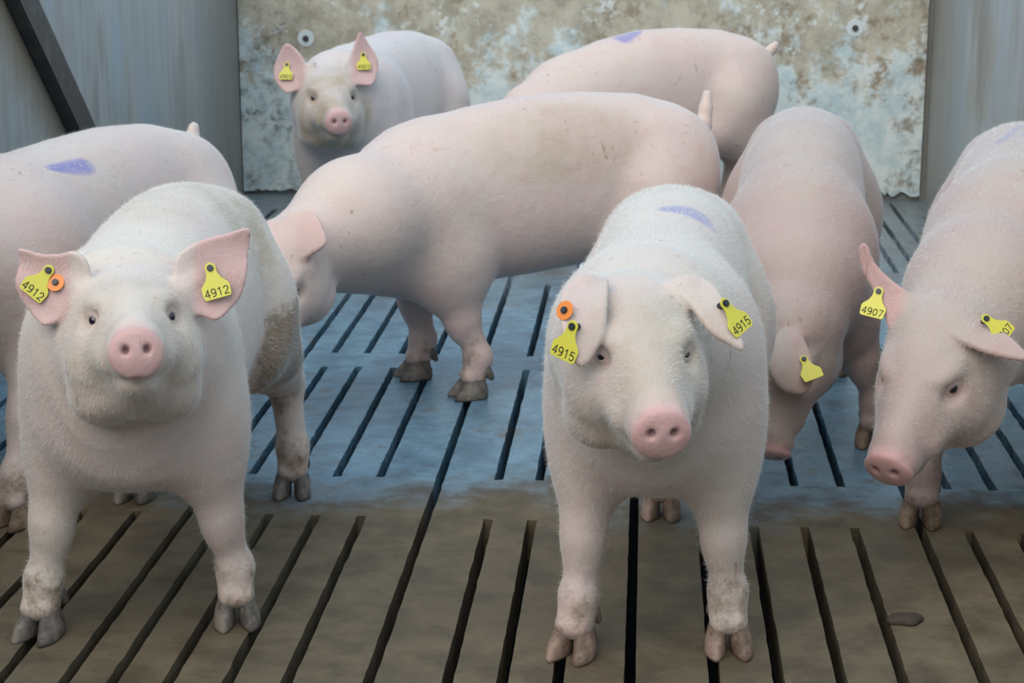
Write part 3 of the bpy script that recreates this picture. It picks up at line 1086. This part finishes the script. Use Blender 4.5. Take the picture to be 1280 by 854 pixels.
    for kf, e in (ears or {}).items():
        s = 1 if kf == 'L' else -1
        b0 = e.get('base', (-0.088, 0.066, 0.030))
        bw = H(b0[0], s * b0[1], b0[2])
        if 'px' in e:           # outline measured in the view, placed at the true distance of the ear root
            bl = bw
            wx, wy = loc[0] + ch * bl[0] - sh * bl[1], loc[1] + sh * bl[0] + ch * bl[1]
            dep = float((np.array([wx, wy, bl[2]]) - _C) @ _fw) + e.get('dd', 0.0)
            bw = W2L(at_depth(e['bc'][0], e['bc'][1], dep))
            kk = dep / 2336.0
            f_uv = (lambda q, e=e, kk=kk: ((q[0] - e['bc'][0]) * e['side'] * kk / e['cs'], -(q[1] - e['bc'][1]) * e['sg'] * kk / e['cl']))
            eo = Ear(bw, DL(e['U']), DL(e['N']), [f_uv(q) for q in e['px']], e.get('cup', 0.02), e.get('bend', 0.0), th=th, fold=e.get('fold', 0.0))
            eo.uv = f_uv
        else:
            a = Rh @ np.array([e['a'][0], s * e['a'][1], e['a'][2]])
            n = Rh @ np.array([e['n'][0], s * e['n'][1], e['n'][2]])
            pl = np.array(LEAF) * e.get('sc', 1.0) * HS
            pl[:, 1] *= s
            eo = Ear(bw, a, n, pl, e.get('cup', 0.02) * HS, e.get('bend', 0.0) * HS, th=th)
        prims.append(Cone(H(b0[0] + 0.004, s * (b0[1] - 0.030), b0[2] - 0.020), bw + eo.a * 0.010 - eo.n * e.get('rootoff', 0.012), 0.034 * HS, 0.015 * HS, k=0.02))
        prims.append(eo)
        earobj[kf] = eo
    # ---- evaluate
    los = np.min([p.box()[0] for p in prims if not p.cut], axis=0)
    his = np.max([p.box()[1] for p in prims if not p.cut], axis=0)
    los[2] = 0.0
    hl = H(0.02, 0, -0.03) - 0.20 * HS
    hh = H(0.02, 0, -0.03) + 0.20 * HS
    for eo in earobj.values():
        b1, b2 = eo.box(); hl = np.minimum(hl, b1); hh = np.maximum(hh, b2)
    axs = []
    for l, h, a, b in zip(los, his, hl, hh):
        v = [l]
        while v[-1] < h:
            v.append(v[-1] + (rh if a < v[-1] < b else res))
        axs.append(v)
    g = Grid(*axs)
    apply_prims(g, prims)
    # eyeballs cut last so that the lids stay crisp
    eyes = []
    for s in (1, -1):
        c = H(0.0050, s * 0.0575, -0.0020)
        eyes.append((c, s))
        od = np.array([0.62, s * 0.78, 0.03])
        apply_prims(g, [Ell(c + Rh @ (od * 0.009 * HS), np.array([0.0085, 0.0098, 0.0060 * eye_open]) * HS, hr @ np.array(Matrix.Rotation(s * 0.9, 3, 'Z')), k=0.003, cut=True)])
    # leave room for the hoof: stop the pastern above the ground
    V, Q = surface_nets(g, 2)
    me = np_mesh('body', V, Q)
    X, Y, Z = V[:, 0], V[:, 1], V[:, 2]
    nV = len(V)
    nrm = np.zeros(nV * 3, np.float32); me.vertices.foreach_get('normal', nrm); nrm = nrm.reshape(-1, 3)
    ph = (V - hp) @ Rh / HS                     # head coordinates
    pink = np.zeros(nV)
    pink = np.maximum(pink, 0.80 * np.exp(-((ph[:, 0] - 0.172) / 0.020) ** 2) * (np.hypot(ph[:, 1], ph[:, 2] + 0.05) < 0.07))
    for c, s in eyes:
        pink = np.maximum(pink, 0.38 * np.exp(-(((V - c) ** 2).sum(1) / (0.020 * HS) ** 2)))
    dark = np.zeros(nV)
    for s in (1, -1):
        dn = ((ph - np.array([0.166, s * 0.0165, -0.048])) ** 2).sum(1)
        dark = np.maximum(dark, 0.75 * np.exp(-dn / 0.0085 ** 2))
    for kf, eo in earobj.items():
        dE = eo.d(X[:, None], Y[:, None], Z[:, None]).ravel()
        u, v, w = eo.loc(X, Y, Z)
        inner = ((w - eo.w0(u, v)) > 0).astype(float)
        m = sstep(0.014 - dE, 0.0, 0.010) * sstep(u / eo.L, -0.05, 0.2)
        pink = np.maximum(pink, m * (0.16 + 0.50 * inner))
    # lower legs and belly a bit pinker
    leg = np.zeros(nV)
    dirtv = np.zeros(nV)
    for kf, (p, fet) in legs.items():
        rr = np.hypot(X - p[0], Y - p[1])
        near = sstep(0.17 - rr, 0, 0.06) * sstep(0.32 * S - Z, 0, 0.1)
        leg = np.maximum(leg, near)
        ld = legdirt[kf] if isinstance(legdirt, dict) else legdirt
        dirtv = np.maximum(dirtv, ld * sstep(0.17 - rr, 0, 0.05) * sstep(0.26 * S - Z, 0, 0.2))
    pink = np.maximum(pink, 0.10 * leg)
    pink = np.maximum(pink, 0.16 * sstep(-nrm[:, 2], 0.2, 0.9) * (Z > 0.2 * S))
    smv = np.zeros(nV)
    fm = sstep(0.17 - np.linalg.norm(ph - np.array([0.02, 0, -0.05]), axis=1), 0, 0.06)
    smv = np.maximum(smv, face_smear * fm * (1 - sstep(pink, 0.2, 0.6)))
    def blob(lst, arr):
        for it in lst:
            c, r, a = it[:3]
            c = np.array(c); r = np.array(r if hasattr(r, '__len__') else (r, r, r))
            q = np.sqrt((((V - c) / r) ** 2).sum(1))
            arr = np.maximum(arr, a * (1 - sstep(q, 0.55, 1.15)))
        return arr
    dirtv = blob(dirt, dirtv)
    smv = blob(smear, smv)
    mkv = np.zeros(nV)
    for c, dv, ln, wd, am in marks:              # a spray stroke on the back: centre, direction, length, width
        dv = np.array(dv, float); dv /= np.linalg.norm(dv)
        q = V - np.array(c)
        al = q[:, 0] * dv[0] + q[:, 1] * dv[1]
        ac = -q[:, 0] * dv[1] + q[:, 1] * dv[0]
        wdl = wd * np.clip(0.75 + 0.30 * al / ln, 0.35, 1.1) * np.sqrt(np.clip(1.15 - (al / ln) ** 2, 0.05, 1))
        mkv = np.maximum(mkv, am * (1 - sstep(np.abs(al) / ln, 0.7, 1.1)) * (1 - sstep(np.abs(ac) / wdl, 0.45, 1.15)) * (Z > 0.4 * S))
    for nm, arr in (('pink', pink), ('dirt', dirtv), ('smear', smv), ('mark', mkv), ('dark', dark)):
        at = me.attributes.new(nm, 'FLOAT', 'POINT')
        at.data.foreach_set('value', np.clip(arr, 0, 1).astype(np.float32))
    me.materials.append(skin)
    body = bpy.data.objects.new('body', me)
    C.objects.link(body); body.parent = root
    if hair:
        tri = np.concatenate([Q[:, :3], Q[:, [0, 2, 3]]])
        A0, B0, C0 = V[tri[:, 0]], V[tri[:, 1]], V[tri[:, 2]]
        ar = np.linalg.norm(np.cross(B0 - A0, C0 - A0), axis=1)
        pick = rng.choice(len(tri), hair, p=ar / ar.sum())
        r1, r2 = np.sqrt(rng.random(hair))[:, None], rng.random(hair)[:, None]
        P0 = A0[pick] * (1 - r1) + B0[pick] * r1 * (1 - r2) + C0[pick] * r1 * r2
        N0 = nrm[tri[pick, 0]]
        keep = (P0[:, 2] > 0.10 * S) & (np.linalg.norm(P0 - H(0.15, 0, -0.05), axis=1) > 0.06 * HS)
        P0, N0 = P0[keep], N0[keep]
        nh = len(P0)
        flow = np.array([-0.8, 0, -0.55]) + rng.normal(0, 0.22, (nh, 3))
        flow -= N0 * (flow * N0).sum(1)[:, None]
        flow /= np.linalg.norm(flow, axis=1)[:, None] + 1e-6
        dirh = flow + N0 * rng.uniform(0.25, 0.75, nh)[:, None]
        dirh /= np.linalg.norm(dirh, axis=1)[:, None]
        ln = rng.uniform(0.006, 0.016, nh)[:, None]
        sd = np.cross(dirh, N0); sd /= np.linalg.norm(sd, axis=1)[:, None] + 1e-6
        sd *= 0.00017
        base = P0 - N0 * 0.0006
        HV = np.stack([base - sd, base + sd, base + dirh * ln], 1).reshape(-1, 3)
        hm = bpy.data.meshes.new('bristles')
        hm.vertices.add(nh * 3); hm.vertices.foreach_set('co', HV.astype(np.float32).ravel())
        hm.loops.add(nh * 3); hm.loops.foreach_set('vertex_index', np.arange(nh * 3, dtype=np.int32))
        hm.polygons.add(nh); hm.polygons.foreach_set('loop_start', np.arange(0, nh * 3, 3, dtype=np.int32))
        hm.update(calc_edges=True)
        hm.materials.append(M['bristle'])
        ho = bpy.data.objects.new('bristles', hm)
        ho['kind'] = 'stuff'
        C.objects.link(ho); ho.parent = root
    # eyes
    for c, s in eyes:
        bm = bmesh.new()
        bmesh.ops.create_uvsphere(bm, u_segments=20, v_segments=12, radius=0.0098 * HS)
        eo = bm_obj('eye', bm, M['eye'], root, True)
        eo.location = Vector(c) + Vector(Rh @ (np.array([0.0005, s * 0.0002, 0]) * HS))
    for kf, (p, fet) in legs.items():
        hoof_mesh('hoof', S * 0.98, M[hoofmat], root, tuple(p), hy.get(kf, 0.0))
    return root, earobj, W2L

# ---- geometry of the view, used only to note where things stand (floor metres)
SK = [skin_mat('pig_skin_%s' % n, a, c, i) for i, (n, a, c) in enumerate([
    ('cream', (0.615, 0.487, 0.426), (0.650, 0.560, 0.462)), ('pale', (0.575, 0.460, 0.405), (0.595, 0.515, 0.435)),
    ('rosy', (0.590, 0.436, 0.380), (0.600, 0.476, 0.405)), ('white', (0.55, 0.462, 0.440), (0.58, 0.510, 0.470)),
    ('blush', (0.425, 0.308, 0.270), (0.440, 0.345, 0.290)), ('soft', (0.545, 0.430, 0.385), (0.560, 0.465, 0.405))])]
CF = R(-85.9)      # yaw of something that looks straight back at the photographer

def view_ear(bc, px, side, sweep=0.0, lean=0.0, inner=True, **kw):
    """ear whose outline was measured in the view: side=-1 points towards -X, sweep turns it back,
    lean>0 brings its lower edge forward; inner=False shows the hairy back of the ear"""
    cs, ss = math.cos(sweep), math.sin(sweep)
    cl, sl_ = math.cos(lean), math.sin(lean)
    U = _rt * side * cs + _fw * ss
    N = (-_fw * cs + _rt * side * ss) * cl + _up * sl_
    if not inner:
        N = -N
    sg = 1.0 if np.cross(N, U) @ _up > 0 else -1.0
    return dict(px=px, bc=bc, side=side, cs=cs, cl=cl, sg=sg, U=U, N=N, **kw)

def loc_mark(L, x, y, z):
    """body coordinates of a mark seen at (x, y) on a back of height z"""
    return L(at_height(x, y, z))

ear_flop = dict(a=(0.35, 0.55, -0.72), n=(-0.25, -0.65, -0.65), cup=0.018, bend=0.02)
ear_back = dict(a=(-0.62, 0.35, -0.60), n=(-0.25, -0.65, -0.65), cup=0.012, bend=0.015)
TAGL = 'yellow plastic ear tag'

# 1: front pig with raised ears and readable tags
sp1L = view_ear((236, 350), [(218, 330), (230, 311), (257, 298), (282, 291), (300, 285), (309, 286), (310, 300), (308, 318), (307, 336), (300, 368), (285, 388), (269, 401), (254, 397), (240, 390), (222, 366)], 1, R(14), cup=0.014, bend=0.006, base=(-0.082, 0.074, 0.020), fold=0.004)
sp1R = view_ear((96, 352), [(112, 330), (97, 314), (77.5, 317), (52, 317), (32, 311), (22, 311), (21, 326), (17, 346), (18.4, 364.5), (28, 383), (42, 398), (55, 407), (69, 405), (83, 391), (108, 368)], -1, R(14), cup=0.014, bend=0.006, base=(-0.082, 0.074, 0.020), fold=0.004)
p1, e1, L1 = make_pig('pig with raised ears and two readable 4912 ear tags, brown dirt on its hind leg',
    (-0.865, 3.225), R(-86.8), 0.99, skin=SK[0], res=0.0050, rh=0.0030, girth=0.93, droop=0.015,
    feet=dict(FR=(-1.012, 2.905), FL=(-0.690, 2.985), HL=(-0.725, 3.690), HR=(-1.05, 3.640)),
    head=((-0.776, 2.729, 0.601), CF + R(13), R(12), 0.0, 0.97), jowl=1.10,
    ears=dict(L=sp1L, R=sp1R), eye_open=0.95,
    hoof_yaw=dict(FR=R(-14), FL=R(10)), face_smear=0.45,
    legdirt=0.6, dirt=[((-0.31, 0.165, 0.365), (0.20, 0.11, 0.13), 1.05), ((-0.42, 0.17, 0.48), (0.12, 0.10, 0.12), 0.55), ((-0.44, 0.14, 0.24), (0.08, 0.07, 0.10), 0.55)], hair=60000,
    smear=[((-0.30, 0.08, 0.62), (0.25, 0.16, 0.15), 1.0), ((-0.05, 0.0, 0.70), (0.2, 0.12, 0.06), 0.5)], tail=(-0.02, 0, -0.03))
ear_tag(p1, e1['L'], *e1['L'].uv((262, 335)), 1, R(-14), '4912', label=TAGL + ' numbered 4912')
ear_tag(p1, e1['R'], *e1['R'].uv((61.5, 337)), 1, R(35), '4912', label=TAGL + ' numbered 4912')
ear_tag(p1, e1['R'], *e1['R'].uv((70, 354)), 1, 0.0, None, 'button', label='round orange ear button')

# 2: front pig with flopped ears
sp2R = view_ear((742, 352), [(762, 342), (745, 336), (724, 341), (706, 358), (697, 379), (695, 402), (699, 428), (710, 448), (722, 452), (737, 438), (750, 418), (755, 390), (760, 362)], -1, R(-6), inner=False, rootoff=-0.010, lean=R(32), cup=0.022, bend=-0.002, base=(-0.070, 0.066, 0.042), dd=-0.028)
sp2L = view_ear((852, 356), [(834, 354), (852, 342), (876, 342), (895, 358), (904, 380), (914, 404), (922, 424), (921, 434), (908, 430), (888, 421), (874, 410), (860, 388), (846, 370)], 1, R(6), inner=False, rootoff=-0.010, lean=R(32), cup=0.014, bend=0.006, base=(-0.070, 0.066, 0.042))
p2, e2, L2 = make_pig('pig with drooping ears half over its eyes and a violet mark on its back',
    (0.038, 3.215), R(-93.5), 1.0, skin=SK[1], res=0.0050, rh=0.0030, girth=0.855,
    feet=dict(FR=(-0.105, 2.890), FL=(0.152, 2.925), HR=(0.045, 3.610), HL=(0.190, 3.735)),
    head=((0.002, 2.610, 0.590), CF + R(6), R(-9), 0.0, 1.0), jowl=1.05,
    ears=dict(L=sp2L, R=sp2R), eye_open=0.35, hoof_yaw=dict(FR=R(-16), FL=R(8)), face_smear=0.6, hoofmat='horn_pink', legdirt=0.6,
    smear=[((-0.30, 0, 0.69), (0.16, 0.12, 0.06), 0.55)],
    marks=[((0.0, 0.035, 0.69), (-0.18, 1.0), 0.052, 0.055, 0.85)], hair=60000, tail=(-0.02, 0, 0.02))
ear_tag(p2, e2['L'], *e2['L'].uv((898, 388)), -1, R(-24), '4915', label=TAGL, tilt=0, n_over=_rt * 0.50 - _fw * 0.80 + _up * 0.30, off=0.012)
ear_tag(p2, e2['R'], *e2['R'].uv((708, 416)), -1, R(14), '4915', label=TAGL, tilt=0, n_over=-_rt * 0.55 - _fw * 0.80, off=0.012)
ear_tag(p2, e2['R'], *e2['R'].uv((701, 396)), -1, 0, None, 'button', label='round orange ear button', n_over=-_rt * 0.6 - _fw * 0.75)

# 3: behind the first one, heading out of the frame
p3, e3, L3 = make_pig('pale pig with a violet stroke on its back, standing behind the pig tagged 4912',
    (-1.232, 3.895), R(-107.5), 1.03, skin=SK[5], res=0.0065, girth=0.97,
    feet=dict(FL=(-1.245, 3.46)), hoofmat='horn_brown',
    head=((-1.50, 3.30, 0.50), R(-118), R(-15), 0.0), ears=dict(L=ear_flop, R=ear_flop),
    marks=[((0.13, 0.095, 0.69), (-1.0, 0.12), 0.075, 0.024, 1.0)], hair=25000, tail=(-0.02, 0, 0.055))

# 4: side-on pig in the middle
sp4L = view_ear((372, 280), [(350, 275), (362, 264), (378, 261), (393, 266), (404, 282), (412, 304), (398, 317), (374, 328), (358, 322), (348, 300)], 1, R(-20), inner=False, rootoff=-0.010, lean=R(12), cup=0.012, bend=0.004, base=(-0.07, 0.085, 0.02))
p4, e4, L4 = make_pig("pig standing side-on across the pen with its head behind another pig's rump",
    (-0.307, 4.68), R(205), 1.045, skin=SK[2], res=0.0060, girth=0.97, droop=0.045,
    feet=dict(FL=(-0.425, 4.480), FR=(-0.585, 4.660)),
    neck_r=0.098, head=((-0.826, 4.035, 0.370), R(259), R(-42), 0.0, 0.92), ears=dict(L=sp4L, R=dict(ear_back, a=(-0.85, -0.12, -0.40), sc=0.65)),
    smear=[((-0.05, 0.12, 0.62), (0.25, 0.12, 0.12), 0.6)], tail=(-0.012, -0.01, 0.075))

# 5: far pig looking at the viewer
sp5R = view_ear((386, 92), [(394, 76), (384, 80), (377, 69), (368, 58), (359, 54), (349, 65), (341, 84), (343, 99), (353, 112), (362, 117), (377, 111), (390, 104)], -1, R(16), cup=0.022, bend=0.01, base=(-0.082, 0.074, 0.020))
sp5L = view_ear((436, 92), [(426, 86), (438, 67), (444, 50), (448, 40), (452, 42), (459, 52), (470, 69), (472, 86), (468, 100), (462, 107), (447, 107), (428, 104)], 1, R(16), cup=0.022, bend=0.01, base=(-0.082, 0.074, 0.020), dd=-0.06)
p5, e5, L5 = make_pig('far pig with upright tagged ears looking out from beside the white wall panel',
    (-0.925, 6.45), R(-102), 1.06, skin=SK[3], res=0.0075, rh=0.0045, girth=0.95,
    head=((-0.998, 5.925, 0.586), CF + R(12), R(-3), 0.0, 0.98),
    ears=dict(L=sp5L, R=sp5R), face_smear=1.0, smear=[((0.50, 0.0, 0.56), (0.2, 0.13, 0.14), 0.8)], tail=(-0.02, 0, 0.04))
ear_tag(p5, e5['L'], *e5['L'].uv((453.5, 68)), 1, 0.0, '4903', label=TAGL)
ear_tag(p5, e5['R'], *e5['R'].uv((358.5, 80)), 1, 0.0, '4903', label=TAGL)

# 6: far pig along the back wall
p6, e6, L6 = make_pig('far pig broadside along the back wall with a blue mark on its spine',
    (-0.03, 6.77), R(203), 1.06, skin=SK[2], res=0.0075, girth=0.97, droop=0.085,
    head=((-0.55, 6.33, 0.33), R(225), R(-35), 0.0), ears=dict(L=ear_flop, R=ear_flop),
    marks=[((0.05, 0.03, 0.74), (1.0, 0.3), 0.06, 0.06, 0.9)], tail=(-0.03, 0, 0.03))

# 7: behind the second, head down
sp7L = view_ear((986, 428), [(968, 420), (984, 410), (1002, 418), (1012, 442), (1015, 468), (1008, 488), (992, 491), (972, 484), (959, 466), (957, 440)], 1, R(0), inner=False, rootoff=-0.010, lean=R(18), cup=0.02, bend=0.0, base=(-0.075, 0.060, 0.050), dd=-0.03)
p7, e7, L7 = make_pig('pig with lowered head and one tagged ear, standing just behind the drooping-eared pig',
    (0.368, 4.405), R(-95.5), 1.02, skin=SK[4], res=0.0060, girth=0.86, droop=0.08, smear=[((-0.20, -0.10, 0.66), (0.10, 0.06, 0.08), 0.6)],
    feet=dict(FL=(0.530, 4.14), HL=(0.500, 4.79)), hoofmat='horn_brown',
    head=((0.290, 3.855, 0.245), R(-108), R(-58), 0.0), ears=dict(L=sp7L, R=ear_flop), tail=(-0.03, 0, -0.04))
ear_tag(p7, e7['L'], *e7['L'].uv((1002, 452)), -1, R(-20), None, label=TAGL)

# 8: right-hand pig
sp8R = view_ear((1134, 382), [(1150, 372), (1131, 362), (1112, 346), (1096, 327), (1090, 308), (1083, 303), (1077, 312), (1081, 338), (1092, 360), (1106, 392), (1118, 410), (1150, 400)], -1, R(20), cup=0.02, bend=0.0, base=(-0.082, 0.070, 0.024))
sp8L = view_ear((1206, 416), [(1188, 404), (1210, 400), (1230, 404), (1252, 416), (1270, 434), (1284, 448), (1262, 447), (1238, 443), (1216, 437), (1196, 428), (1186, 416)], 1, R(-5), inner=False, rootoff=-0.010, lean=R(48), cup=0.012, bend=0.0, base=(-0.076, 0.072, 0.034))
p8, e8, L8 = make_pig('pig by the side wall turning its head aside, one tagged ear up and one drooping',
    (0.790, 3.955), R(-101.5), 1.05, skin=SK[4], res=0.0060, rh=0.0033, girth=0.88,
    feet=dict(FR=(0.562, 3.60), FL=(0.82, 3.55)), hoofmat='horn_brown',
    head=((0.492, 3.235, 0.392), R(-121), R(-30), 0.0, 1.0), ears=dict(L=sp8L, R=sp8R), tail=(-0.02, 0, 0.03),
    marks=[((-0.06, -0.03, 0.73), (0.9, -0.2), 0.11, 0.02, 0.45), ((-0.10, 0.02, 0.73), (0.9, -0.25), 0.10, 0.018, 0.4)], hair=35000)
ear_tag(p8, e8['L'], *e8['L'].uv((1231, 413)), -1, R(-46), '4907', label=TAGL, tilt=0, n_over=_up * 0.30 - _fw * 0.90 + _rt * 0.1, off=0.018)
ear_tag(p8, e8['R'], *e8['R'].uv((1101, 365)), 1, R(10), '4907', label=TAGL)

# a small clump of dung on the slats
def dung():
    g = Grid(*[np.arange(a, b, 0.004) for a, b in ((-0.05, 0.05), (-0.04, 0.04), (-0.006, 0.035))])
    apply_prims(g, [Ell((-0.008, 0, 0.004), (0.026, 0.016, 0.012), k=0.008), Ell((0.014, 0.006, 0.004), (0.017, 0.013, 0.010), k=0.008),
                    Ell((-0.024, -0.008, 0.003), (0.012, 0.011, 0.008), k=0.008), Ell((0.004, -0.012, 0.003), (0.015, 0.009, 0.007), k=0.008)])
    V, Q = surface_nets(g, 1)
    V[:, 2] = np.maximum(V[:, 2], -0.002)
    me = np_mesh('dung_clump', V, Q)
    me.materials.append(plain_mat('dung', (0.055, 0.042, 0.028), 0.75, 0.3, 0.6, 150, 0.4))
    o = bpy.data.objects.new('dung_clump', me)
    C.objects.link(o)
    p = at_height(1133, 778, 0.0)
    o.location = (p[0], p[1], 0.001)
    o['label'] = 'small dark clump of dung lying on the brown slats'
    o['category'] = 'dung'
dung()
